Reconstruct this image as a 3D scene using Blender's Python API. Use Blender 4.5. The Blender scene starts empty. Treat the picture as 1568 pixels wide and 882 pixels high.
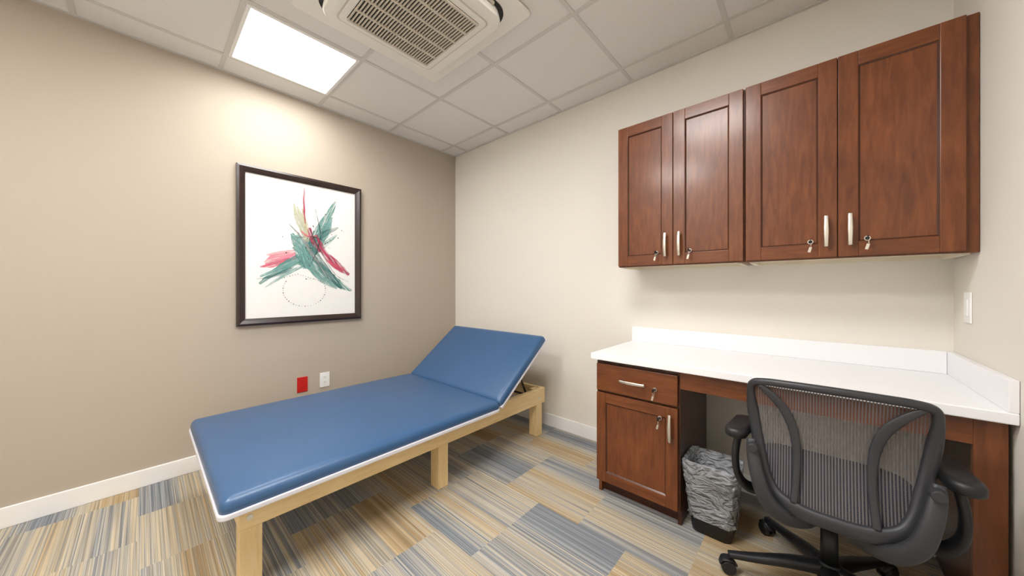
import bpy, bmesh, math, random
from mathutils import Vector, Matrix
random.seed(4)
S=bpy.context.scene
COL=S.collection
def lin(c):
    r=[]
    for v in c:
        v/=255.0
        r.append(v/12.92 if v<=0.04045 else ((v+0.055)/1.055)**2.4)
    return (r[0],r[1],r[2],1.0)
# ---------------------------------------------------------------- materials
def mat(name,col,rough=0.5,metal=0.0,spec=0.5,bump=0.0,bscale=200.0,var=0.0,vscale=8.0,coat=0.0):
    m=bpy.data.materials.new(name); m.use_nodes=True
    nt=m.node_tree; b=nt.nodes['Principled BSDF']
    c=lin(col)
    b.inputs['Base Color'].default_value=c
    b.inputs['Roughness'].default_value=rough
    b.inputs['Metallic'].default_value=metal
    b.inputs['Specular IOR Level'].default_value=spec
    b.inputs['Coat Weight'].default_value=coat
    b.inputs['Coat Roughness'].default_value=0.3
    geo=nt.nodes.new('ShaderNodeNewGeometry')
    if var>0:
        n=nt.nodes.new('ShaderNodeTexNoise'); n.inputs['Scale'].default_value=vscale; n.inputs['Detail'].default_value=4
        nt.links.new(geo.outputs['Position'],n.inputs['Vector'])
        r=nt.nodes.new('ShaderNodeValToRGB')
        r.color_ramp.elements[0].position=0.3; r.color_ramp.elements[1].position=0.7
        r.color_ramp.elements[0].color=(c[0]*(1-var),c[1]*(1-var),c[2]*(1-var),1)
        r.color_ramp.elements[1].color=(min(1,c[0]*(1+var)),min(1,c[1]*(1+var)),min(1,c[2]*(1+var)),1)
        nt.links.new(n.outputs['Fac'],r.inputs['Fac']); nt.links.new(r.outputs['Color'],b.inputs['Base Color'])
    if bump>0:
        n=nt.nodes.new('ShaderNodeTexNoise'); n.inputs['Scale'].default_value=bscale; n.inputs['Detail'].default_value=3
        nt.links.new(geo.outputs['Position'],n.inputs['Vector'])
        bp=nt.nodes.new('ShaderNodeBump'); bp.inputs['Strength'].default_value=bump; bp.inputs['Distance'].default_value=0.002
        nt.links.new(n.outputs['Fac'],bp.inputs['Height']); nt.links.new(bp.outputs['Normal'],b.inputs['Normal'])
    return m
def wood(name,dark,mid,light,scale=(9,9,1.2),rough=0.36,coat=0.28,blotch=0.35):
    m=bpy.data.materials.new(name); m.use_nodes=True
    nt=m.node_tree; b=nt.nodes['Principled BSDF']; b.inputs['Roughness'].default_value=rough
    b.inputs['Coat Weight'].default_value=coat; b.inputs['Coat Roughness'].default_value=0.18
    b.inputs['Specular IOR Level'].default_value=0.35
    geo=nt.nodes.new('ShaderNodeNewGeometry')
    mp=nt.nodes.new('ShaderNodeMapping'); mp.inputs['Scale'].default_value=scale
    nt.links.new(geo.outputs['Position'],mp.inputs['Vector'])
    n1=nt.nodes.new('ShaderNodeTexNoise'); n1.inputs['Scale'].default_value=6; n1.inputs['Detail'].default_value=8; n1.inputs['Distortion'].default_value=0.6
    nt.links.new(mp.outputs['Vector'],n1.inputs['Vector'])
    n2=nt.nodes.new('ShaderNodeTexNoise'); n2.inputs['Scale'].default_value=5.5; n2.inputs['Detail'].default_value=3
    nt.links.new(geo.outputs['Position'],n2.inputs['Vector'])
    mx=nt.nodes.new('ShaderNodeMix'); mx.data_type='FLOAT'; mx.inputs[0].default_value=blotch
    nt.links.new(n1.outputs['Fac'],mx.inputs[2]); nt.links.new(n2.outputs['Fac'],mx.inputs[3])
    r=nt.nodes.new('ShaderNodeValToRGB'); e=r.color_ramp.elements
    e[0].position=0.28; e[0].color=lin(dark); e[1].position=0.74; e[1].color=lin(light)
    k=e.new(0.5); k.color=lin(mid)
    nt.links.new(mx.outputs[0],r.inputs['Fac']); nt.links.new(r.outputs['Color'],b.inputs['Base Color'])
    return m
M={}
M['taupe']=mat('wall_paint_taupe',(182,170,155),0.75,bump=0.15,bscale=350,spec=0.25)
M['cream']=mat('wall_paint_cream',(228,223,214),0.75,bump=0.15,bscale=350,spec=0.25)
M['white_trim']=mat('trim_white',(240,239,237),0.4)
M['tile']=mat('ceiling_tile',(230,227,224),0.9,bump=0.35,bscale=260,var=0.03,vscale=300,spec=0.1)
M['grid']=mat('ceiling_grid_white',(208,205,200),0.5)
CD,CM_,CL=(84,43,18),(107,57,26),(130,75,38)
M['cherry']=wood('cherry_wood',CD,CM_,CL)
M['cherryH']=wood('cherry_wood_horizontal',CD,CM_,CL,scale=(1.2,9,9))
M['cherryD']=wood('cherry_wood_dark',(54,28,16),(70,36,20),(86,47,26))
M['under']=mat('cabinet_underside',(222,212,190),0.6,var=0.05)
MA=((226,194,138),(236,208,154),(244,218,170))
M['maple']=wood('maple_wood',*MA,scale=(9,1.0,9),rough=0.4,blotch=0.2,coat=0.1)
M['mapleV']=wood('maple_wood_vertical',*MA,scale=(9,9,1.0),rough=0.4,blotch=0.2,coat=0.1)
M['ply']=mat('plywood_dark',(120,95,65),0.7,var=0.1,vscale=20)
M['vinyl']=mat('blue_vinyl',(46,86,128),0.40,bump=0.25,bscale=420,var=0.03,vscale=5,coat=0.35)
M['welt']=mat('white_welt',(222,222,230),0.5,bump=0.1)
M['quartz']=mat('white_quartz',(240,240,243),0.3,var=0.004,vscale=60)
M['nickel']=mat('satin_nickel',(225,220,210),0.32,metal=1.0,var=0.03)
M['black_metal']=mat('black_metal',(28,28,30),0.4,metal=0.4,var=0.1)
M['chair_pl']=mat('charcoal_plastic',(46,47,52),0.42,bump=0.2,bscale=500,var=0.05)
M['chair_bk']=mat('black_plastic',(22,23,27),0.45,bump=0.2,bscale=500,var=0.05)
M['seat_fab']=mat('navy_seat_fabric',(20,30,52),0.9,bump=0.6,bscale=700,var=0.12,vscale=90,spec=0.2)
M['red']=mat('red_plastic',(196,34,30),0.35,var=0.02)
M['plate']=mat('white_plastic',(240,240,238),0.35,var=0.01)
M['dark']=mat('dark_slot',(30,28,26),0.7,var=0.1)
M['frame']=mat('espresso_frame',(42,25,21),0.3,var=0.25,vscale=25,coat=0.3)
M['paper']=mat('art_paper',(236,234,231),0.8,var=0.01,vscale=20)
M['ac']=mat('ac_plastic',(238,234,226),0.4,var=0.01)
M['acslat']=mat('ac_slat',(206,196,180),0.5,var=0.03)
M['bin']=mat('black_bin',(18,18,20),0.4,var=0.1)
# emission
def emis(name,col,st):
    m=bpy.data.materials.new(name); m.use_nodes=True; nt=m.node_tree
    nt.nodes.clear(); o=nt.nodes.new('ShaderNodeOutputMaterial'); e=nt.nodes.new('ShaderNodeEmission')
    e.inputs['Color'].default_value=col; e.inputs['Strength'].default_value=st
    nt.links.new(e.outputs[0],o.inputs[0]); return m
# mesh fabric
def mesh_fabric():
    m=bpy.data.materials.new('chair_mesh_fabric'); m.use_nodes=True; nt=m.node_tree
    b=nt.nodes['Principled BSDF']; out=nt.nodes['Material Output']
    b.inputs['Base Color'].default_value=lin((104,99,102)); b.inputs['Roughness'].default_value=0.6
    geo=nt.nodes.new('ShaderNodeNewGeometry'); sp=nt.nodes.new('ShaderNodeSeparateXYZ')
    nt.links.new(geo.outputs['Position'],sp.inputs[0])
    def stripe(sock,freq,th):
        a=nt.nodes.new('ShaderNodeMath'); a.operation='MULTIPLY'; a.inputs[1].default_value=freq; nt.links.new(sock,a.inputs[0])
        f=nt.nodes.new('ShaderNodeMath'); f.operation='FRACT'; nt.links.new(a.outputs[0],f.inputs[0])
        g=nt.nodes.new('ShaderNodeMath'); g.operation='LESS_THAN'; g.inputs[1].default_value=th; nt.links.new(f.outputs[0],g.inputs[0])
        return g.outputs[0]
    s1=stripe(sp.outputs[0],130.0,0.5); s2=stripe(sp.outputs[2],260.0,0.2)
    mxm=nt.nodes.new('ShaderNodeMath'); mxm.operation='MAXIMUM'; nt.links.new(s1,mxm.inputs[0]); nt.links.new(s2,mxm.inputs[1])
    rg=nt.nodes.new('ShaderNodeMapRange'); rg.inputs[3].default_value=0.10; rg.inputs[4].default_value=0.82
    nt.links.new(mxm.outputs[0],rg.inputs[0])
    t=nt.nodes.new('ShaderNodeBsdfTransparent'); x=nt.nodes.new('ShaderNodeMixShader')
    nt.links.new(rg.outputs[0],x.inputs[0]); nt.links.new(t.outputs[0],x.inputs[1]); nt.links.new(b.outputs[0],x.inputs[2])
    nt.links.new(x.outputs[0],out.inputs[0]); return m
M['mesh']=mesh_fabric()
def film(name,col,alpha,rough=0.12,bump=1.0):
    m=bpy.data.materials.new(name); m.use_nodes=True; nt=m.node_tree
    b=nt.nodes['Principled BSDF']; out=nt.nodes['Material Output']
    b.inputs['Base Color'].default_value=lin(col); b.inputs['Roughness'].default_value=rough
    b.inputs['Specular IOR Level'].default_value=1.0
    n=nt.nodes.new('ShaderNodeTexNoise'); n.inputs['Scale'].default_value=16; n.inputs['Detail'].default_value=2; n.inputs['Distortion'].default_value=2.0
    geo=nt.nodes.new('ShaderNodeNewGeometry')
    mp=nt.nodes.new('ShaderNodeMapping'); mp.inputs['Scale'].default_value=(0.8,0.8,1.5)
    nt.links.new(geo.outputs['Position'],mp.inputs['Vector']); nt.links.new(mp.outputs['Vector'],n.inputs['Vector'])
    bp=nt.nodes.new('ShaderNodeBump'); bp.inputs['Strength'].default_value=bump; bp.inputs['Distance'].default_value=0.06
    nt.links.new(n.outputs['Fac'],bp.inputs['Height']); nt.links.new(bp.outputs['Normal'],b.inputs['Normal'])
    t=nt.nodes.new('ShaderNodeBsdfTransparent'); x=nt.nodes.new('ShaderNodeMixShader')
    x.inputs[0].default_value=alpha
    nt.links.new(t.outputs[0],x.inputs[1]); nt.links.new(b.outputs[0],x.inputs[2])
    nt.links.new(x.outputs[0],out.inputs[0]); return m
M['bag']=film('clear_bag_plastic',(205,208,214),0.48)
def paint(name,col,alpha,ang):
    m=bpy.data.materials.new(name); m.use_nodes=True; nt=m.node_tree
    b=nt.nodes['Principled BSDF']; out=nt.nodes['Material Output']
    b.inputs['Base Color'].default_value=lin(col); b.inputs['Roughness'].default_value=0.8
    geo=nt.nodes.new('ShaderNodeNewGeometry'); mp=nt.nodes.new('ShaderNodeMapping')
    mp.vector_type='TEXTURE'
    mp.inputs['Rotation'].default_value=(ang,0,0); mp.inputs['Scale'].default_value=(1,0.07,1.0)
    nt.links.new(geo.outputs['Position'],mp.inputs['Vector'])
    n=nt.nodes.new('ShaderNodeTexNoise'); n.inputs['Scale'].default_value=7; n.inputs['Detail'].default_value=6
    nt.links.new(mp.outputs['Vector'],n.inputs['Vector'])
    rg=nt.nodes.new('ShaderNodeMapRange'); rg.inputs[1].default_value=0.38; rg.inputs[2].default_value=0.58
    rg.inputs[3].default_value=alpha*0.22; rg.inputs[4].default_value=alpha
    nt.links.new(n.outputs['Fac'],rg.inputs[0])
    t=nt.nodes.new('ShaderNodeBsdfTransparent'); x=nt.nodes.new('ShaderNodeMixShader')
    nt.links.new(rg.outputs[0],x.inputs[0]); nt.links.new(t.outputs[0],x.inputs[1]); nt.links.new(b.outputs[0],x.inputs[2])
    nt.links.new(x.outputs[0],out.inputs[0]); return m
# carpet
def carpet():
    m=bpy.data.materials.new('striped_carpet_tile'); m.use_nodes=True; nt=m.node_tree
    b=nt.nodes['Principled BSDF']; b.inputs['Roughness'].default_value=0.95; b.inputs['Specular IOR Level'].default_value=0.1
    geo=nt.nodes.new('ShaderNodeNewGeometry'); sp=nt.nodes.new('ShaderNodeSeparateXYZ'); nt.links.new(geo.outputs['Position'],sp.inputs[0])
    def mth(op,a,bb=None,c=None):
        n=nt.nodes.new('ShaderNodeMath'); n.operation=op
        for i,v in enumerate((a,bb,c)):
            if v is None: continue
            if isinstance(v,(int,float)): n.inputs[i].default_value=v
            else: nt.links.new(v,n.inputs[i])
        return n.outputs[0]
    X=mth('ADD',sp.outputs[0],10.13); Y=mth('ADD',sp.outputs[1],10.02)
    T=0.50; W=0.5
    iy=mth('FLOOR',mth('DIVIDE',Y,T))
    off=mth('MULTIPLY',mth('MODULO',iy,2.0),0.25)
    ix=mth('FLOOR',mth('DIVIDE',mth('ADD',X,off),W))
    cmb=nt.nodes.new('ShaderNodeCombineXYZ'); nt.links.new(ix,cmb.inputs[0]); nt.links.new(iy,cmb.inputs[1])
    wn=nt.nodes.new('ShaderNodeTexWhiteNoise'); wn.noise_dimensions='3D'; nt.links.new(cmb.outputs[0],wn.inputs['Vector'])
    R=wn.outputs['Value']
    def ns(xs,ys,seed,det):
        c=nt.nodes.new('ShaderNodeCombineXYZ')
        nt.links.new(mth('MULTIPLY',X,xs),c.inputs[0]); nt.links.new(mth('MULTIPLY',Y,ys),c.inputs[1])
        nt.links.new(mth('MULTIPLY_ADD',R,37.0,seed),c.inputs[2])
        n=nt.nodes.new('ShaderNodeTexNoise'); n.inputs['Scale'].default_value=1; n.inputs['Detail'].default_value=det
        nt.links.new(c.outputs[0],n.inputs['Vector']); return n.outputs['Fac']
    band=ns(0.12,4.5,1.0,0.0); mid=ns(0.4,90.0,9.0,1.0); fine=ns(1.0,240.0,20.0,2.0)
    v=mth('ADD',mth('MULTIPLY',band,0.90),mth('MULTIPLY',mid,0.50))
    v=mth('ADD',v,mth('MULTIPLY',R,0.08)); v=mth('ADD',v,mth('MULTIPLY',fine,0.25))
    v=mth('SUBTRACT',v,0.365)
    r=nt.nodes.new('ShaderNodeValToRGB'); e=r.color_ramp.elements
    e[0].position=0.26; e[0].color=lin((134,139,145)); e[1].position=0.80; e[1].color=lin((160,136,102))
    for p,c in ((0.37,(154,154,153)),(0.46,(178,171,158)),(0.56,(187,173,149)),(0.67,(178,155,121))):
        k=e.new(p); k.color=lin(c)
    nt.links.new(v,r.inputs['Fac'])
    dk=nt.nodes.new('ShaderNodeMapRange'); dk.inputs[1].default_value=0.35; dk.inputs[2].default_value=0.65; dk.inputs[3].default_value=0.60; dk.inputs[4].default_value=1.18
    nt.links.new(fine,dk.inputs[0])
    mx=nt.nodes.new('ShaderNodeMix'); mx.data_type='RGBA'; mx.blend_type='MULTIPLY'; mx.inputs[0].default_value=1.0
    nt.links.new(r.outputs['Color'],mx.inputs[6]); nt.links.new(dk.outputs[0],mx.inputs[7])
    nt.links.new(mx.outputs[2],b.inputs['Base Color'])
    bp=nt.nodes.new('ShaderNodeBump'); bp.inputs['Strength'].default_value=0.4; bp.inputs['Distance'].default_value=0.003
    nt.links.new(fine,bp.inputs['Height']); nt.links.new(bp.outputs['Normal'],b.inputs['Normal'])
    return m
M['carpet']=carpet()
# ---------------------------------------------------------------- geometry helpers
def empty(name,loc=(0,0,0)):
    o=bpy.data.objects.new(name,None); COL.objects.link(o); o.location=loc; o.empty_display_size=0.1
    return o
def finish(name,bm,m,parent=None,smooth=False,bevel=0,seg=2):
    bmesh.ops.recalc_face_normals(bm,faces=bm.faces)
    me=bpy.data.meshes.new(name); bm.to_mesh(me); bm.free()
    o=bpy.data.objects.new(name,me); COL.objects.link(o); me.materials.append(m)
    if smooth:
        for p in me.polygons: p.use_smooth=True
    if bevel>0:
        b=o.modifiers.new('bevel','BEVEL'); b.width=bevel; b.segments=seg; b.limit_method='ANGLE'; b.angle_limit=math.radians(40)
    if parent:
        o.parent=parent; o.matrix_parent_inverse=Matrix.Translation(-parent.location)
    return o
def box(name,lo,hi,m,parent=None,bevel=0,seg=2,rot=None):
    bm=bmesh.new(); bmesh.ops.create_cube(bm,size=1)
    c=[(lo[i]+hi[i])/2 for i in range(3)]; s=[abs(hi[i]-lo[i]) for i in range(3)]
    for v in bm.verts: v.co=Vector((v.co.x*s[0]+c[0],v.co.y*s[1]+c[1],v.co.z*s[2]+c[2]))
    if rot: 
        piv,ax,ang=rot; bmesh.ops.rotate(bm,cent=Vector(piv),matrix=Matrix.Rotation(ang,3,ax),verts=bm.verts)
    return finish(name,bm,m,parent,False,bevel,seg)
def cyl(name,p0,p1,r0,r1,m,parent=None,n=24,bevel=0,smooth=True):
    p0=Vector(p0);p1=Vector(p1); d=p1-p0
    bm=bmesh.new(); bmesh.ops.create_cone(bm,cap_ends=True,segments=n,radius1=r0,radius2=r1,depth=d.length)
    q=d.to_track_quat('Z','Y').to_matrix().to_4x4()
    bmesh.ops.transform(bm,matrix=Matrix.Translation((p0+p1)/2)@q,verts=bm.verts)
    o=finish(name,bm,m,parent,False,bevel)
    for p in o.data.polygons: p.use_smooth=(len(p.vertices)==4)
    return o
def catmull(pts,k=6,closed=False):
    P=[Vector(p) for p in pts]; out=[]; n=len(P)
    rng=range(n) if closed else range(n-1)
    for i in rng:
        if closed: a,b,c,d=P[(i-1)%n],P[i],P[(i+1)%n],P[(i+2)%n]
        else: a,b,c,d=P[max(i-1,0)],P[i],P[i+1],P[min(i+2,n-1)]
        for j in range(k):
            t=j/k
            out.append(0.5*((2*b)+(c-a)*t+(2*a-5*b+4*c-d)*t*t+(3*b-a-3*c+d)*t**3))
    if not closed: out.append(P[-1])
    return out
def sweep(name,pts,rad,m,parent=None,k=6,closed=False,up=(0,1,0),n=12,sm=True,pw=2.0):
    C=catmull(pts,k,closed)
    R=catmull([(r[0],r[1],0) for r in rad],k,closed)
    up=Vector(up); bm=bmesh.new(); rings=[]; L=len(C)
    for i,c in enumerate(C):
        if closed: t=C[(i+1)%L]-C[(i-1)%L]
        else: t=C[min(i+1,L-1)]-C[max(i-1,0)]
        t.normalize(); s=t.cross(up)
        if s.length<1e-4: s=t.cross(Vector((1,0.01,0)))
        s.normalize(); u=s.cross(t).normalized()
        ring=[]
        for j in range(n):
            a=2*math.pi*j/n; ca,sa=math.cos(a),math.sin(a)
            fa=math.copysign(abs(ca)**(2/pw),ca); fb=math.copysign(abs(sa)**(2/pw),sa)
            ring.append(bm.verts.new(c+s*R[i].x*fa+u*R[i].y*fb))
        rings.append(ring)
    for i in range(L if closed else L-1):
        a=rings[i]; b=rings[(i+1)%L]
        for j in range(n): bm.faces.new((a[j],a[(j+1)%n],b[(j+1)%n],b[j]))
    if not closed:
        bm.faces.new(rings[0]); bm.faces.new(list(reversed(rings[-1])))
    return finish(name,bm,m,parent,sm)
def rrect(cx,cy,hx,hy,r,n=6):
    pts=[]
    for (sx,sy,a0) in ((1,1,0),(-1,1,90),(-1,-1,180),(1,-1,270)):
        for i in range(n+1):
            a=math.radians(a0+90*i/n)
            pts.append((cx+sx*(hx-r)+r*math.cos(a),cy+sy*(hy-r)+r*math.sin(a)))
    return pts
def loft(name,rings,m,parent=None,smooth=False,cap0=True,cap1=True,bevel=0):
    bm=bmesh.new(); V=[[bm.verts.new(p) for p in r] for r in rings]; n=len(V[0])
    for a,b in zip(V[:-1],V[1:]):
        for j in range(n): bm.faces.new((a[j],a[(j+1)%n],b[(j+1)%n],b[j]))
    if cap0: bm.faces.new(V[0])
    if cap1: bm.faces.new(V[-1])
    return finish(name,bm,m,parent,smooth,bevel)
def prism(name,out,z0,z1,m,parent=None,bevel=0):
    return loft(name,[[(x,y,z0) for x,y in out],[(x,y,z1) for x,y in out]],m,parent,bevel=bevel)
# ---------------------------------------------------------------- room
XL,XR,YB,YF,ZC=-3.01,0.47,2.38,-1.35,2.705
box('floor',(XL-0.1,YF-0.1,-0.05),(XR+0.1,YB+0.1,0),M['carpet'])
box('ceiling',(XL-0.1,YF-0.1,ZC),(XR+0.1,YB+0.1,ZC+0.05),M['tile'])
box('wall_left',(XL-0.1,YF,0),(XL,YB,ZC),M['taupe'])
box('wall_back',(XL-0.1,YB,0),(XR+0.1,YB+0.1,ZC),M['cream'])
box('wall_right',(XR,YF,0),(XR+0.1,YB,ZC),M['cream'])
box('wall_front',(XL-0.1,YF-0.1,0),(XR+0.1,YF,ZC),M['cream'])
BH=0.105
box('baseboard_left',(XL,YF,0),(XL+0.012,YB,BH),M['white_trim'],bevel=0.004)
box('baseboard_back',(XL+0.012,YB-0.012,0),(XR,YB,BH),M['white_trim'],bevel=0.004)
box('baseboard_right',(XR-0.012,YF+0.012,0),(XR,1.70,BH),M['white_trim'],bevel=0.004)
box('baseboard_front',(XL+0.012,YF,0),(XR-0.012,YF+0.012,BH),M['white_trim'],bevel=0.004)
# ceiling grid
gx=[-2.79+0.61*i for i in range(6)]; gy=[2.18-0.61*i for i in range(6)]
bm=bmesh.new()
def addbox(bm,lo,hi):
    r=bmesh.ops.create_cube(bm,size=1)
    for v in r['verts']:
        v.co=Vector([v.co[i]*(hi[i]-lo[i])+(hi[i]+lo[i])/2 for i in range(3)])
for x in gx: addbox(bm,(x-0.012,YF,ZC-0.005),(x+0.012,YB,ZC))
for y in gy: addbox(bm,(XL,y-0.012,ZC-0.0055),(XR,y+0.012,ZC))
addbox(bm,(XL,YF,ZC-0.006),(XL+0.02,YB,ZC)); addbox(bm,(XR-0.02,YF,ZC-0.006),(XR,YB,ZC))
addbox(bm,(XL,YB-0.02,ZC-0.006),(XR,YB,ZC)); addbox(bm,(XL,YF,ZC-0.006),(XR,YF+0.02,ZC))
finish('trim_ceiling_grid',bm,M['grid'])
# light panels
def light_panel(cx,cy,st):
    p=empty('ceiling_light_panel',(cx,cy,ZC-0.01))
    h=0.293; w=0.018
    z0,z1=ZC-0.012,ZC-0.0001
    box('frame_a',(cx-h,cy-h,z0),(cx-h+w,cy+h,z1),M['white_trim'],p)
    box('frame_b',(cx+h-w,cy-h,z0),(cx+h,cy+h,z1),M['white_trim'],p)
    box('frame_c',(cx-h+w,cy-h,z0),(cx+h-w,cy-h+w,z1),M['white_trim'],p)
    box('frame_d',(cx-h+w,cy+h-w,z0),(cx+h-w,cy+h,z1),M['white_trim'],p)
    box('lens',(cx-h+w,cy-h+w,ZC-0.007),(cx+h-w,cy+h-w,ZC-0.001),emis('light_lens',(1.0,0.985,0.965,1),st),p)
light_panel(-2.485,0.655,18.5); light_panel(-0.655,0.655,33.0)
light_panel(-1.265,-0.565,46.0)  # invented panel behind the camera, added as fill to brighten the room
# AC cassette
cx,cy=-1.57,0.96
p=empty('ceiling_air_conditioner_cassette',(cx,cy,ZC-0.02))
prism('outer_panel',rrect(cx,cy,0.45,0.45,0.03),ZC-0.020,ZC-0.0061,M['ac'],p,bevel=0.008)
prism('air_gap',rrect(cx,cy,0.368,0.368,0.10,12),ZC-0.022,ZC-0.020,M['dark'],p)
pr=[]
for hh,z in ((0.345,ZC-0.022),(0.349,ZC-0.040),(0.352,ZC-0.060),(0.346,ZC-0.070),(0.31,ZC-0.075)):
    pr.append([(x,y,z) for x,y in rrect(cx,cy,hh,hh,0.09*hh/0.352,12)])
loft('front_panel',pr,M['ac'],p,smooth=False)
prism('panel_groove',rrect(cx,cy,0.288,0.288,0.03),ZC-0.0758,ZC-0.075,M['acslat'],p)
prism('grille_rim',rrect(cx,cy,0.28,0.28,0.028),ZC-0.080,ZC-0.0758,M['ac'],p,bevel=0.002)
prism('grille_void',rrect(cx,cy,0.247,0.247,0.01),ZC-0.0815,ZC-0.080,M['dark'],p)
bm=bmesh.new()
for i in range(30):
    y=cy-0.24+0.48*i/29
    addbox(bm,(cx-0.245,y-0.0036,ZC-0.088),(cx+0.245,y+0.0036,ZC-0.0815))
for i in range(6):
    x=cx-0.24+0.48*i/5
    addbox(bm,(x-0.006,cy-0.245,ZC-0.089),(x+0.006,cy+0.245,ZC-0.0815))
finish('grille_slats',bm,M['acslat'],p)
for sx,sy in ((1,0),(-1,0),(0,1),(0,-1)):
    L=0.25
    q=0.356
    lo=(cx+sx*q-(0.006 if sx else L),cy+sy*q-(0.006 if sy else L),ZC-0.034)
    hi=(cx+sx*q+(0.006 if sx else L),cy+sy*q+(0.006 if sy else L),ZC-0.022)
    box('louver',lo,hi,M['acslat'],p,bevel=0.001)
# ---------------------------------------------------------------- hardware
def handle(p,c,vert,L=0.135):
    x,y,z=c; pts=[];rad=[]
    for t in (-1,-0.85,-0.5,0,0.5,0.85,1):
        o=0.024+0.008*(1-t*t)
        d=t*L/2
        pts.append((x,y-o,z+d) if vert else (x+d,y-o,z)); w=0.0085-0.0015*abs(t)
        rad.append((w,0.004))
    sweep('handle_bar',pts,rad,M['nickel'],p,k=4,up=(0,1,0),n=12,pw=3)
    for t in (-0.8,0.8):
        d=t*L/2
        q=(x,y,z+d) if vert else (x+d,y,z)
        cyl('handle_post',q,(q[0],q[1]-0.027,q[2]),0.005,0.005,M['nickel'],p,n=12)
def lock(p,c,key=True):
    x,y,z=c
    cyl('lock_cam',(x,y,z),(x,y-0.006,z),0.011,0.010,M['nickel'],p,n=20)
    cyl('lock_core',(x,y-0.006,z),(x,y-0.008,z),0.007,0.007,M['black_metal'],p,n=16)
    if key:
        box('key_blade',(x-0.001,y-0.022,z-0.004),(x+0.001,y-0.008,z+0.004),M['nickel'],p)
        cyl('key_bow',(x-0.0015,y-0.03,z),(x+0.0015,y-0.03,z),0.011,0.011,M['black_metal'],p,n=16)
        pts=[(x+0.002,y-0.03+0.010*math.cos(a),z-0.017+0.012*math.sin(a)) for a in [i*math.pi/4 for i in range(8)]]
        sweep('key_ring',pts,[(0.001,0.001)]*8,M['nickel'],p,k=3,closed=True,up=(1,0,0),n=6)
        box('spare_key',(x-0.005,y-0.034,z-0.050),(x+0.005,y-0.032,z-0.026),M['nickel'],p,bevel=0.002,rot=((x,y-0.03,z-0.03),'Y',0.25))
def shaker(p,x0,x1,z0,z1,yf,th=0.02,w=0.062,name='door'):
    yb=yf+th
    box(name+'_stile_left',(x0,yf,z0),(x0+w,yb,z1),M['cherry'],p,bevel=0.002)
    box(name+'_stile_right',(x1-w,yf,z0),(x1,yb,z1),M['cherry'],p,bevel=0.002)
    box(name+'_rail_top',(x0+w,yf+0.0004,z1-w),(x1-w,yb,z1),M['cherryH'],p,bevel=0.002)
    box(name+'_rail_bottom',(x0+w,yf+0.0004,z0),(x1-w,yb,z0+w),M['cherryH'],p,bevel=0.002)
    a=[(x0+w,z0+w),(x1-w,z0+w),(x1-w,z1-w),(x0+w,z1-w)]; g=0.007
    b=[(x0+w+g,z0+w+g),(x1-w-g,z0+w+g),(x1-w-g,z1-w-g),(x0+w+g,z1-w-g)]
    bm=bmesh.new()
    va=[bm.verts.new((q[0],yf+0.003,q[1])) for q in a]; vb=[bm.verts.new((q[0],yf+0.009,q[1])) for q in b]
    for j in range(4): bm.faces.new((va[j],va[(j+1)%4],vb[(j+1)%4],vb[j]))
    finish(name+'_moulding',bm,M['cherryD'],p)
    box(name+'_panel',(x0+w-0.001,yf+0.0085,z0+w-0.001),(x1-w+0.001,yb-0.003,z1-w+0.001),M['cherry'],p)
# ---------------------------------------------------------------- upper cabinets
def upper(xa,xb,doors):
    p=empty('wall_cabinet',((xa+xb)/2,2.22,1.78))
    z0,z1=1.338,2.230
    box('side_left',(xa,2.092,z0),(xa+0.016,YB-0.001,z1),M['cherry'],p,bevel=0.001)
    box('side_right',(xb-0.016,2.092,z0),(xb,YB-0.001,z1),M['cherry'],p,bevel=0.001)
    box('top_panel',(xa+0.016,2.092,z1-0.016),(xb-0.016,YB-0.001,z1),M['cherry'],p)
    box('bottom_panel',(xa+0.016,2.092,z0+0.012),(xb-0.016,YB-0.001,z0+0.028),M['under'],p)
    box('back_panel',(xa+0.016,YB-0.007,z0+0.028),(xb-0.016,YB-0.001,z1-0.016),M['under'],p)
    box('bottom_cleat_back',(xa+0.016,YB-0.03,z0-0.004),(xb-0.016,YB-0.001,z0+0.012),M['under'],p)
    for xx in (xa+0.016,xb-0.036): box('bottom_cleat',(xx,2.095,z0-0.006),(xx+0.02,YB-0.03,z0+0.012),M['under'],p)
    box('face_frame',(xa,2.072,z0),(xb,2.092,z1),M['cherry'],p,bevel=0.001)
    for (a,b) in doors: shaker(p,a,b,z0+0.006,z1-0.004,2.051)
    (a1,b1),(a2,b2)=doors
    handle(p,(b1-0.036,2.051,1.458),True); handle(p,(a2+0.036,2.051,1.458),True)
    lock(p,(b1-0.088,2.051,1.416)); lock(p,(a2+0.088,2.051,1.416))
upper(-0.925,-0.249,[(-0.921,-0.592),(-0.589,-0.254)])
upper(-0.247,0.468,[(-0.243,0.090),(0.093,0.435)])
# ---------------------------------------------------------------- base cabinet
p=empty('base_cabinet',(-0.71,2.08,0.4))
xa,xb=-0.938,-0.483; yf=1.78
box('side_left',(xa,yf+0.042,0.0),(xa+0.018,2.366,0.789),M['cherry'],p,bevel=0.001)
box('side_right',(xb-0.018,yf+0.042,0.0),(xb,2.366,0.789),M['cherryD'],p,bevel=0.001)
box('bottom_panel',(xa+0.018,yf+0.042,0.08),(xb-0.018,2.366,0.098),M['under'],p)
box('back_panel',(xa+0.018,2.35,0.098),(xb-0.018,2.366,0.789),M['under'],p)
box('top_panel',(xa+0.018,yf+0.042,0.773),(xb-0.018,2.35,0.789),M['under'],p)
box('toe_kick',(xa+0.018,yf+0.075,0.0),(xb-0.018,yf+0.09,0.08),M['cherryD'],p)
box('face_frame',(xa,yf+0.021,0.075),(xb,yf+0.042,0.789),M['cherryD'],p,bevel=0.001)
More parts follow.
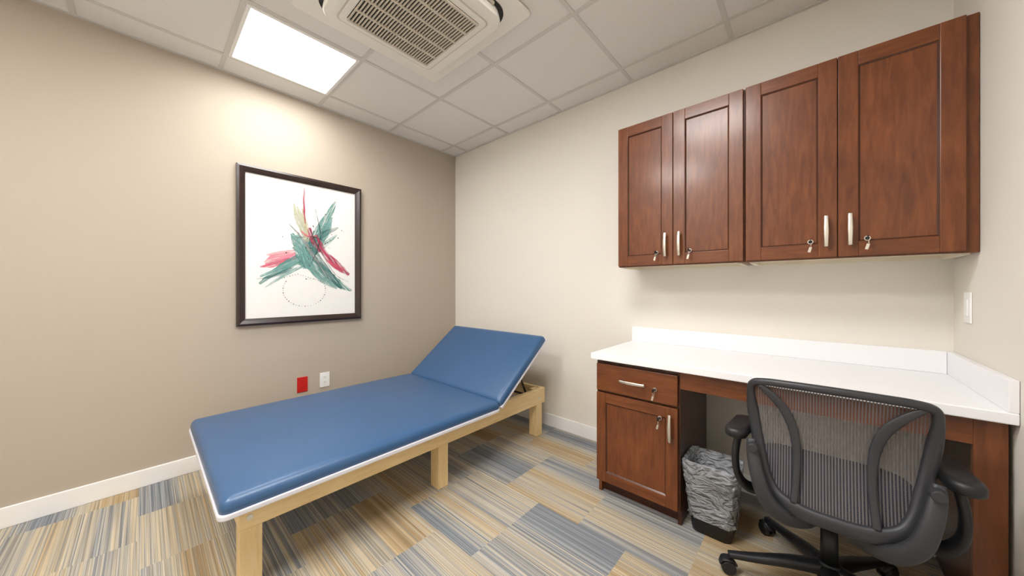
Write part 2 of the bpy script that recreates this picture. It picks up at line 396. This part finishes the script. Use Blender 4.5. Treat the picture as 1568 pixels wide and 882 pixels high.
box('drawer_front',(xa+0.006,yf,0.610),(xb-0.008,yf+0.02,0.766),M['cherryH'],p,bevel=0.003)
shaker(p,xa+0.006,xb-0.008,0.086,0.598,yf,w=0.056)
handle(p,(-0.715,yf,0.690),False)
handle(p,(-0.522,yf,0.500),True)
lock(p,(-0.60,yf,0.675)); lock(p,(-0.575,yf,0.535))
# ---------------------------------------------------------------- desk
p=empty('desk_countertop',(-0.25,2.06,0.81))
box('slab',(-0.957,1.755,0.790),(XR-0.001,2.3795,0.826),M['quartz'],p,bevel=0.004,seg=3)
box('backsplash',(-0.957,2.36,0.8262),(XR-0.0215,2.3795,0.926),M['quartz'],p,bevel=0.002)
box('sidesplash',(XR-0.021,1.757,0.8262),(XR-0.001,2.3795,0.926),M['quartz'],p,bevel=0.002)
box('apron',(-0.4825,1.79,0.700),(0.392,1.81,0.7895),M['cherryH'],p,bevel=0.001)
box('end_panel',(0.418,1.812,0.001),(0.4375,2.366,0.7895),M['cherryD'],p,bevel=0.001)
box('end_panel_face',(0.392,1.79,0.001),(0.4578,1.812,0.7895),M['cherry'],p,bevel=0.001)
# ---------------------------------------------------------------- light switch / outlets
p=empty('light_switch',(XR,2.188,1.127))
box('plate',(XR-0.006,2.151,1.066),(XR-0.0003,2.225,1.188),M['plate'],p,bevel=0.002)
box('rocker',(XR-0.010,2.171,1.094),(XR-0.006,2.205,1.160),M['plate'],p,bevel=0.001)
def outlet(y,z,m,nm):
    p=empty(nm,(XL,y,z))
    box('plate',(XL+0.0003,y-0.037,z-0.06),(XL+0.006,y+0.037,z+0.06),m,p,bevel=0.002)
    for dz in (-0.02,0.02):
        prismpts=rrect(y,z+dz,0.017,0.0145,0.008)
        loft('receptacle',[[(XL+0.006,a,b) for a,b in prismpts],[(XL+0.008,a,b) for a,b in prismpts]],m,p)
        for dy in (-0.0065,0.0065):
            box('slot',(XL+0.008,y+dy-0.001,z+dz-0.002),(XL+0.0085,y+dy+0.001,z+dz+0.007),M['dark'],p)
        cyl('ground_slot',(XL+0.008,y,z+dz-0.008),(XL+0.0085,y,z+dz-0.008),0.002,0.002,M['dark'],p,n=8)
outlet(1.008,0.442,M['plate'],'wall_outlet')
outlet(0.845,0.436,M['red'],'emergency_power_outlet')
# ---------------------------------------------------------------- framed artwork
p=empty('framed_abstract_painting',(XL,0.866,1.51))
y0,y1,z0,z1=0.433,1.299,0.934,2.086; fw=0.05
def fr(name,pa,pb,pc,pd):
    bm=bmesh.new()
    prof=[(0,0.0005),(0,0.030),(0.3,0.034),(0.75,0.026),(1,0.020),(1,0.0005)]
    A=Vector((0,)+pa);B=Vector((0,)+pb);C=Vector((0,)+pc);D=Vector((0,)+pd)
    ra=[];rb=[]
    for t,h in prof:
        v=A.lerp(C,t); v.x=XL+h; ra.append(bm.verts.new(v))
        v=B.lerp(D,t); v.x=XL+h; rb.append(bm.verts.new(v))
    for i in range(len(prof)): 
        j=(i+1)%len(prof); bm.faces.new((ra[i],ra[j],rb[j],rb[i]))
    bm.faces.new(ra); bm.faces.new(rb)
    finish(name,bm,M['frame'],p)
o=[(y0,z0),(y1,z0),(y1,z1),(y0,z1)]; i_=[(y0+fw,z0+fw),(y1-fw,z0+fw),(y1-fw,z1-fw),(y0+fw,z1-fw)]
for n_,k in (('frame_bottom',0),('frame_right',1),('frame_top',2),('frame_left',3)):
    fr(n_,o[k],o[(k+1)%4],i_[k],i_[(k+1)%4])
box('paper',(XL+0.001,y0+fw-0.001,z0+fw-0.001),(XL+0.012,y1-fw+0.001,z1-fw+0.001),M['paper'],p)
lay=[0]
def stroke(pts,ws,col,alpha=0.85):
    lay[0]+=1; X=XL+0.0122+lay[0]*0.00015
    C=catmull([(0,a,b) for a,b in pts],8); W=catmull([(w,0,0) for w in ws],8)
    d=C[-1]-C[0]; ang=math.atan2(-d.y,d.z)
    bm=bmesh.new(); prev=None
    for i,c in enumerate(C):
        t=C[min(i+1,len(C)-1)]-C[max(i-1,0)]; t.normalize(); nrm=Vector((0,-t.z,t.y))
        w=W[i].x*(1+random.uniform(-0.12,0.12))
        a=c+nrm*w; b=c-nrm*w; a.x=b.x=X
        cur=(bm.verts.new(a),bm.verts.new(b))
        if prev: bm.faces.new((prev[0],prev[1],cur[1],cur[0]))
        prev=cur
    finish('brush_stroke',bm,paint('paint_%02d'%lay[0],col,alpha,ang),p)
G1=(86,148,140);G2=(126,174,168);G3=(58,114,112);RD=(178,56,88);PK=(232,138,156);OL=(188,190,160);DK=(38,40,42);GR=(160,162,160)
stroke([(.60,1.385),(.68,1.43),(.80,1.46)],[.016,.044,.026],PK,.95)
stroke([(.57,1.36),(.66,1.385),(.76,1.43)],[.004,.022,.014],(218,106,128),.85)
stroke([(.61,1.45),(.70,1.47),(.79,1.50)],[.006,.018,.006],(240,182,188),.8)
stroke([(.565,1.235),(.68,1.34),(.80,1.42),(.93,1.48)],[.008,.026,.040,.030],G1,.85)
stroke([(.57,1.29),(.70,1.36),(.84,1.45)],[.006,.016,.022],G2,.8)
stroke([(.55,1.27),(.66,1.30),(.77,1.36)],[.003,.012,.008],G3,.7)
stroke([(.60,1.21),(.70,1.29),(.84,1.38)],[.003,.012,.012],G2,.7)
stroke([(.835,1.38),(.93,1.56),(1.01,1.75),(1.09,1.94)],[.03,.052,.038,.008],G1,.8)
stroke([(.90,1.48),(1.00,1.66),(1.06,1.80)],[.02,.036,.008],G2,.8)
stroke([(.84,1.52),(.98,1.64),(1.11,1.72)],[.02,.026,.006],G3,.6)
stroke([(.86,1.45),(1.00,1.56),(1.10,1.66)],[.02,.022,.005],G2,.7)
stroke([(.77,1.63),(.86,1.46),(.98,1.34),(1.10,1.25),(1.22,1.18)],[.012,.058,.052,.034,.008],G1,.8)
stroke([(.80,1.62),(.86,1.50),(.88,1.36)],[.02,.055,.032],G2,.85)
stroke([(.90,1.55),(1.0,1.37),(1.14,1.20)],[.02,.034,.012],G3,.65)
stroke([(.86,1.42),(.98,1.28),(1.10,1.20)],[.02,.024,.006],G2,.7)
stroke([(.785,1.87),(.82,1.76),(.88,1.58)],[.005,.032,.018],OL,.85)
stroke([(.84,1.84),(.86,1.74),(.88,1.64)],[.004,.012,.010],(208,198,160),.8)
stroke([(.855,2.00),(.852,1.87),(.862,1.72)],[.003,.008,.003],RD,.95)
stroke([(.89,1.69),(.91,1.60),(.97,1.50)],[.012,.018,.012],RD,.85)
stroke([(.94,1.64),(1.01,1.49),(1.10,1.40),(1.20,1.32)],[.008,.022,.033,.010],RD,.95)
stroke([(1.02,1.44),(1.09,1.39),(1.15,1.355)],[.006,.018,.010],(224,90,116),.85)
stroke([(.83,1.66),(.88,1.62),(.94,1.63)],[.004,.008,.004],(222,120,130),.8)
stroke([(.75,1.70),(.84,1.60),(.92,1.46),(1.02,1.30)],[.003,.008,.012,.004],GR,.8)
stroke([(.93,1.86),(.97,1.66),(.95,1.52),(.90,1.40)],[.0015,.0025,.0025,.0015],DK,1)
stroke([(.80,1.60),(.92,1.62),(1.03,1.58)],[.0015,.002,.001],DK,1)
stroke([(.88,1.72),(.95,1.55),(1.08,1.33),(1.19,1.26)],[.001,.003,.002,.001],DK,1)
bm=bmesh.new()
def dot(y,z,r):
    vs=[bm.verts.new((XL+0.0168,y+r*math.cos(a),z+r*math.sin(a))) for a in [i*math.pi/4 for i in range(8)]]
    bm.faces.new(vs)
for i in range(30):
    a=math.radians(150+ i*8); dot(.86+.15*math.cos(a),1.19+.13*math.sin(a),random.uniform(.002,.004))
for i in range(16):
    dot(.72+i*.018,1.315-abs(i-5)*.006,random.uniform(.002,.0035))
for i in range(70):
    dot(random.gauss(.95,.09),random.gauss(1.56,.12),random.uniform(.0015,.005))
finish('ink_specks',bm,mat('ink',(35,38,42),0.7,var=0.1),p)
# ---------------------------------------------------------------- treatment table
p=empty('treatment_table',(-2.10,1.2,0.3))
XA,XB=-2.66,-1.54
fx0,fx1=-2.56,-1.645; fy0,fy1=0.245,2.240
rz0,rz1=0.255,0.378
box('side_rail_right',(fx1-0.035,fy0,rz0),(fx1,fy1,rz1),M['maple'],p,bevel=0.004)
box('side_rail_left',(fx0,fy0,rz0),(fx0+0.035,fy1,rz1),M['maple'],p,bevel=0.004)
MH=wood('maple_wood_cross',*MA,scale=(1.0,9,9),rough=0.4,blotch=0.2,coat=0.1)
for i,(a,b) in enumerate(((fy0+0.001,fy0+0.035),(1.255,1.29),(fy1-0.036,fy1-0.001))):
    box('cross_rail_%d'%i,(fx0+0.035,a,rz0+0.005),(fx1-0.035,b,rz1-0.001),MH,p,bevel=0.003)
for j,xo in enumerate((fx1-0.036-0.045,fx0+0.036)):
    for i,yc in enumerate((fy0+0.040,1.210,fy1-0.075)):
        x0,x1=(xo,xo+0.045)
        box('leg_%d_%d'%(j,i),(x0,yc-0.036,0.0),(x1,yc+0.036,rz1-0.003),M['mapleV'],p,bevel=0.004)
        xx=(fx1-0.036,fx1-0.001) if j==0 else (fx0+0.001,fx0+0.036)
        box('leg_face_%d_%d'%(j,i),(xx[0],yc-0.036,0.0),(xx[1],yc+0.036,rz0+0.001),M['mapleV'],p,bevel=0.003)
        if j==0 and i!=1:
            for dz in (0.045,):
                cyl('bolt',(fx1-0.001,yc-0.005,rz0+dz),(fx1+0.003,yc-0.005,rz0+dz),0.012,0.011,M['nickel'],p,n=16)
hy=1.605
def cushion(name,x0,x1,y0,y1,zb,T,m,par,xf=None,bulge=0.012):
    bm=bmesh.new(); top={}
    def prof(u,r):
        return 0 if u>=r else r-math.sqrt(max(0,r*r-(r-u)**2))
    rc=0.03
    def spaced(a,b,n):
        e=[0,0.002,0.006,0.012,0.02,0.03,0.045]
        L=b-a; mids=[0.045+(L-0.09)*i/n for i in range(1,n)]
        return [a+t for t in e+mids]+[b-t for t in reversed(e)]
    xs=spaced(x0,x1,14); ys=spaced(y0,y1,16)
    def rnd(x,y):
        cxx=min(max(x,x0+rc),x1-rc); cyy=min(max(y,y0+rc),y1-rc)
        dx,dy=x-cxx,y-cyy; m_=max(abs(dx),abs(dy)); l=math.hypot(dx,dy)
        if l>1e-9 and abs(dx)>0 and abs(dy)>0: dx*=m_/l; dy*=m_/l
        return cxx+dx,cyy+dy
    rt=0.034
    for i,x in enumerate(xs):
        for j,y in enumerate(ys):
            px,py=rnd(x,y)
            d=min(x-x0,x1-x,y-y0,y1-y)
            u=(x-x0)/(x1-x0)*2-1; v=(y-y0)/(y1-y0)*2-1
            z=zb+T-prof(d,rt)+bulge*(1-u**4)*(1-v**4)
            top[i,j]=bm.verts.new((px,py,z))
    for i in range(len(xs)-1):
        for j in range(len(ys)-1):
            bm.faces.new((top[i,j],top[i+1,j],top[i+1,j+1],top[i,j+1]))
    NX,NY=len(xs),len(ys)
    loop=[(i,0) for i in range(NX)]+[(NX-1,j) for j in range(1,NY)]+[(i,NY-1) for i in range(NX-2,-1,-1)]+[(0,j) for j in range(NY-2,0,-1)]
    bot=[bm.verts.new((top[k].co.x,top[k].co.y,zb)) for k in loop]
    n=len(loop)
    for a in range(n): bm.faces.new((top[loop[a]],top[loop[(a+1)%n]],bot[(a+1)%n],bot[a]))
    bm.faces.new(bot)
    if xf: bmesh.ops.transform(bm,matrix=xf,verts=bm.verts)
    return finish(name,bm,m,par,True)
box('deck_board',(XA+0.03,0.20,0.3785),(XB-0.03,1.59,0.391),M['ply'],p)
prism('white_underside',rrect((XA+XB)/2,(0.172+1.60)/2,(XB-XA)/2+0.006,(1.60-0.172)/2,0.03),0.378,0.398,M['welt'],p,bevel=0.004)
cushion('seat_pad',XA,XB,0.178,hy-0.004,0.397,0.052,M['vinyl'],p,bulge=0.014)
ang=math.atan2(0.415,0.535)
piv=Matrix.Translation((0,hy,0.392))@Matrix.Rotation(ang,4,'X')@Matrix.Translation((0,-hy,-0.392))
cushion('back_pad',XA,XB,hy+0.006,hy+0.66,0.401,0.048,M['vinyl'],p,xf=piv)
def xfbox(name,lo,hi,m,bevel=0.002):
    o=box(name,lo,hi,m,p,bevel=bevel); 
    for v in o.data.vertices: v.co=piv@v.co
xfbox('back_underside',(XA-0.001,hy+0.006,0.386),(XB+0.002,hy+0.661,0.402),M['welt'])
xfbox('back_board',(XA+0.05,hy+0.02,0.375),(XB-0.05,hy+0.60,0.386),M['ply'])
for x in (XB-0.19,XA+0.19):
    a=piv@Vector((x,hy+0.42,0.375))
    sweep('ratchet_strut',[a,(x,(a.y+2.10)/2,(a.z+0.34)/2),(x,2.10,0.33)],[(0.010,0.004)]*3,M['black_metal'],p,k=3,up=(1,0,0))
cyl('ratchet_crossbar',(XA+0.14,2.10,0.33),(XB-0.145,2.10,0.33),0.008,0.008,M['black_metal'],p,n=12)
# ---------------------------------------------------------------- wastebasket
bx,by=-0.358,1.895
p=empty('wastebasket',(bx,by,0.0))
KS=0.92; KZ=0.94
def ring(hx,hy_,r,z,j=0,n=6):
    return [(x+random.uniform(-j,j),y+random.uniform(-j,j),z*KZ+random.uniform(-j,j)*0.6) for x,y in rrect(bx,by,hx*KS,hy_*KS,r,n)]
R0=[ring(0.090,0.072,0.03,0.001),ring(0.094,0.076,0.03,0.02),ring(0.118,0.098,0.035,0.345),ring(0.122,0.102,0.035,0.35),
    ring(0.122,0.102,0.035,0.358),ring(0.114,0.094,0.033,0.355),ring(0.088,0.070,0.03,0.012)]
loft('bin_body',R0,M['bin'],p,smooth=True)
random.seed(7)
BG=[]
for z,h in ((0.080,0.003),(0.09,0.008),(0.11,0.003),(0.14,0.007),(0.17,0.003),(0.20,0.006),(0.24,0.003),(0.27,0.005),(0.285,0.010),(0.31,0.007),(0.34,0.008),(0.368,0.006),(0.378,0.0)):
    t=(z-0.02)/0.33
    BG.append(ring(0.097+0.026*t+h,0.079+0.026*t+h,0.035,z,0.0048,8))
for z,h in ((0.366,-0.010),(0.33,-0.016),(0.27,-0.020),(0.20,-0.024)):
    t=(z-0.02)/0.33
    BG.append(ring(0.094+0.024*t+h,0.076+0.024*t+h,0.03,z,0.005,8))
loft('plastic_liner',BG,M['bag'],p,smooth=True,cap0=False,cap1=True)
# ---------------------------------------------------------------- office chair
CX,CY=0.056,1.78
p=empty('office_chair',(CX,CY,0))
PL,BK=M['chair_pl'],M['chair_bk']
for i in range(5):
    a=math.radians(201-72*i); d=Vector((math.cos(a),math.sin(a),0)); c=Vector((CX,CY,0))
    sweep('base_arm_%d'%i,[c+d*0.02+Vector((0,0,0.115)),c+d*0.12+Vector((0,0,0.108)),c+d*0.24+Vector((0,0,0.088)),c+d*0.335+Vector((0,0,0.076))],
          [(0.030,0.024),(0.026,0.020),(0.020,0.015),(0.015,0.012)],BK,p,up=(0,0,1),pw=3)
    w=c+d*0.325; s=Vector((-d.y,d.x,0)); 
    cyl('caster_stem_%d'%i,w+Vector((0,0,0.055)),w+Vector((0,0,0.085)),0.008,0.008,BK,p,n=12)
    for q in (-1,1):
        cc=w+d*0.012+Vector((0,0,0.029))
        cyl('caster_wheel_%d'%i,cc+s*q*0.006,cc+s*q*0.024,0.0285,0.0265,BK,p,n=24,bevel=0.002)
    sweep('caster_hood_%d'%i,[w+d*-0.02+Vector((0,0,0.036)),w+d*0.0+Vector((0,0,0.058)),w+d*0.03+Vector((0,0,0.056)),w+d*0.043+Vector((0,0,0.034))],[(0.010,0.004),(0.022,0.005),(0.022,0.005),(0.016,0.003)],BK,p,up=(0,0,1))
cyl('base_hub',(CX,CY,0.080),(CX,CY,0.145),0.042,0.034,BK,p,n=28,bevel=0.004)
cyl('gas_cylinder_cover',(CX,CY,0.145),(CX,CY,0.27),0.027,0.025,BK,p)
cyl('gas_cylinder',(CX,CY,0.27),(CX,CY,0.37),0.015,0.015,M['nickel'],p)
box('tilt_mechanism',(CX-0.075,CY-0.14,0.355),(CX+0.075,CY+0.10,0.405),BK,p,bevel=0.015,seg=3)
cyl('tilt_lever',(CX+0.07,CY,0.38),(CX+0.22,CY+0.02,0.375),0.006,0.006,BK,p,n=10)
sr=[]
for k,z,rr in ((0.90,0.405,0.06),(0.97,0.415,0.08),(1.0,0.435,0.09),(1.0,0.450,0.09),(0.985,0.463,0.09),(0.94,0.472,0.08),(0.80,0.476,0.07),(0.5,0.474,0.05)):
    sr.append([(x,y,z+ (0.012*(1-abs((y-CY)/0.24)) if z>0.46 else 0)) for x,y in rrect(CX,CY+0.01,0.230*k,0.225*k,rr,8)])
loft('seat_shell',[r for r in sr[:3]],BK,p,smooth=True)
loft('seat_cushion',sr[2:],M['seat_fab'],p,smooth=True)
def by_(x,z):
    u=(x-CX)/0.22; t=(z-0.44)/0.42
    return 1.500+0.045*math.sin(math.pi*min(1,max(0,t))*0.9)+0.028*u*u
OUT=[(0,0.866),(0.10,0.864),(0.18,0.859),(0.216,0.846),(0.224,0.81),(0.219,0.74),(0.208,0.66),(0.193,0.58),(0.174,0.51),(0.146,0.462),(0.08,0.440),(0,0.436)]
OUT=OUT+[(-x,z) for x,z in OUT[-2:0:-1]]
pts=[(CX+x,by_(CX+x,z),z) for x,z in OUT]
rad=[]
for x,z in OUT:
    w=0.013 if z>0.8 else 0.018
    if z<0.5: w=0.024
    rad.append((w,0.014))
sweep('back_frame',pts,rad,PL,p,closed=True,up=(0,1,0),n=14,k=6,pw=2.6)
def halfw(z):
    P=[(0.866,0.19),(0.859,0.20),(0.846,0.216),(0.81,0.224),(0.74,0.219),(0.66,0.208),(0.58,0.193),(0.51,0.174),(0.462,0.146),(0.440,0.09)]
    for (a,wa),(b,wb) in zip(P[:-1],P[1:]):
        if b<=z<=a: return wb+(wa-wb)*(z-b)/(a-b)
    return 0.09
bm=bmesh.new(); g=[]
for i in range(31):
    z=0.442+(0.862-0.442)*i/30; w=halfw(z)
    g.append([bm.verts.new((CX+w*u,by_(CX+w*u,z)+0.004,z)) for u in [j/10-1 for j in range(21)]])
for i in range(30):
    for j in range(20): bm.faces.new((g[i][j],g[i][j+1],g[i+1][j+1],g[i+1][j]))
finish('back_mesh',bm,M['mesh'],p,True)
for s in (-1,1):
    C=[(0.195,0.845),(0.160,0.815),(0.122,0.765),(0.099,0.70),(0.090,0.62),(0.092,0.54),(0.098,0.46)]
    sweep('back_rib',[(CX+s*x,by_(CX+s*x,z)-0.010,z) for x,z in C],[(0.008,0.005),(0.013,0.006),(0.015,0.006),(0.014,0.006),(0.012,0.006),(0.011,0.006),(0.011,0.006)],PL,p,up=(0,1,0),n=12,pw=2.6)
    Y=[(0.218,1.512,0.645),(0.211,1.495,0.60),(0.196,1.478,0.53),(0.172,1.475,0.46),(0.125,1.50,0.405),(0.06,1.58,0.378),(0.03,1.68,0.375)]
    sweep('support_yoke',[(CX+s*x,y,z) for x,y,z in Y],[(0.014,0.010),(0.020,0.013),(0.023,0.015),(0.026,0.016),(0.028,0.016),(0.028,0.016),(0.026,0.014)],PL,p,up=(0,1,0),n=14,pw=2.6)
    cyl('yoke_knob',(CX+s*0.211,1.470,0.625),(CX+s*0.211,1.50,0.625),0.016,0.017,PL,p,n=20,bevel=0.003)
    A=[(0.258,1.62,0.640),(0.272,1.60,0.600),(0.278,1.585,0.53),(0.270,1.60,0.455),(0.238,1.64,0.400),(0.17,1.70,0.385),(0.07,1.74,0.383)]
    sweep('arm_support',[(CX+s*x,y,z) for x,y,z in A],[(0.018,0.012),(0.020,0.012),(0.022,0.012),(0.022,0.012),(0.022,0.012),(0.020,0.012),(0.018,0.012)],BK,p,up=(1,0,0.3),n=14,pw=2.6)
    a_=[];
    for k,z in ((0.90,0.632),(1.0,0.640),(1.0,0.658),(0.93,0.667),(0.7,0.669)):
        a_.append([(CX+s*0.262+xx*k+ -s*0.010*((yy)/0.12),1.605+yy*k,z) for xx,yy in rrect(0,0,0.035,0.105,0.032,8)])
    loft('arm_pad',a_,BK,p,smooth=True)
# ---------------------------------------------------------------- camera
cd=bpy.data.cameras.new('camera'); cam=bpy.data.objects.new('camera',cd); COL.objects.link(cam)
cd.sensor_width=36; cd.lens=507/1568*36; cd.clip_start=0.05
cam.location=(0,0,1.205); cam.rotation_euler=(math.radians(90),0,math.radians(41.97))
S.camera=cam
w=bpy.data.worlds.new('world'); S.world=w; w.use_nodes=True
w.node_tree.nodes['Background'].inputs[0].default_value=(0.8,0.8,0.8,1); w.node_tree.nodes['Background'].inputs[1].default_value=0.3
S.view_settings.view_transform='Standard'; S.view_settings.look='None'
S.view_settings.exposure=0.15
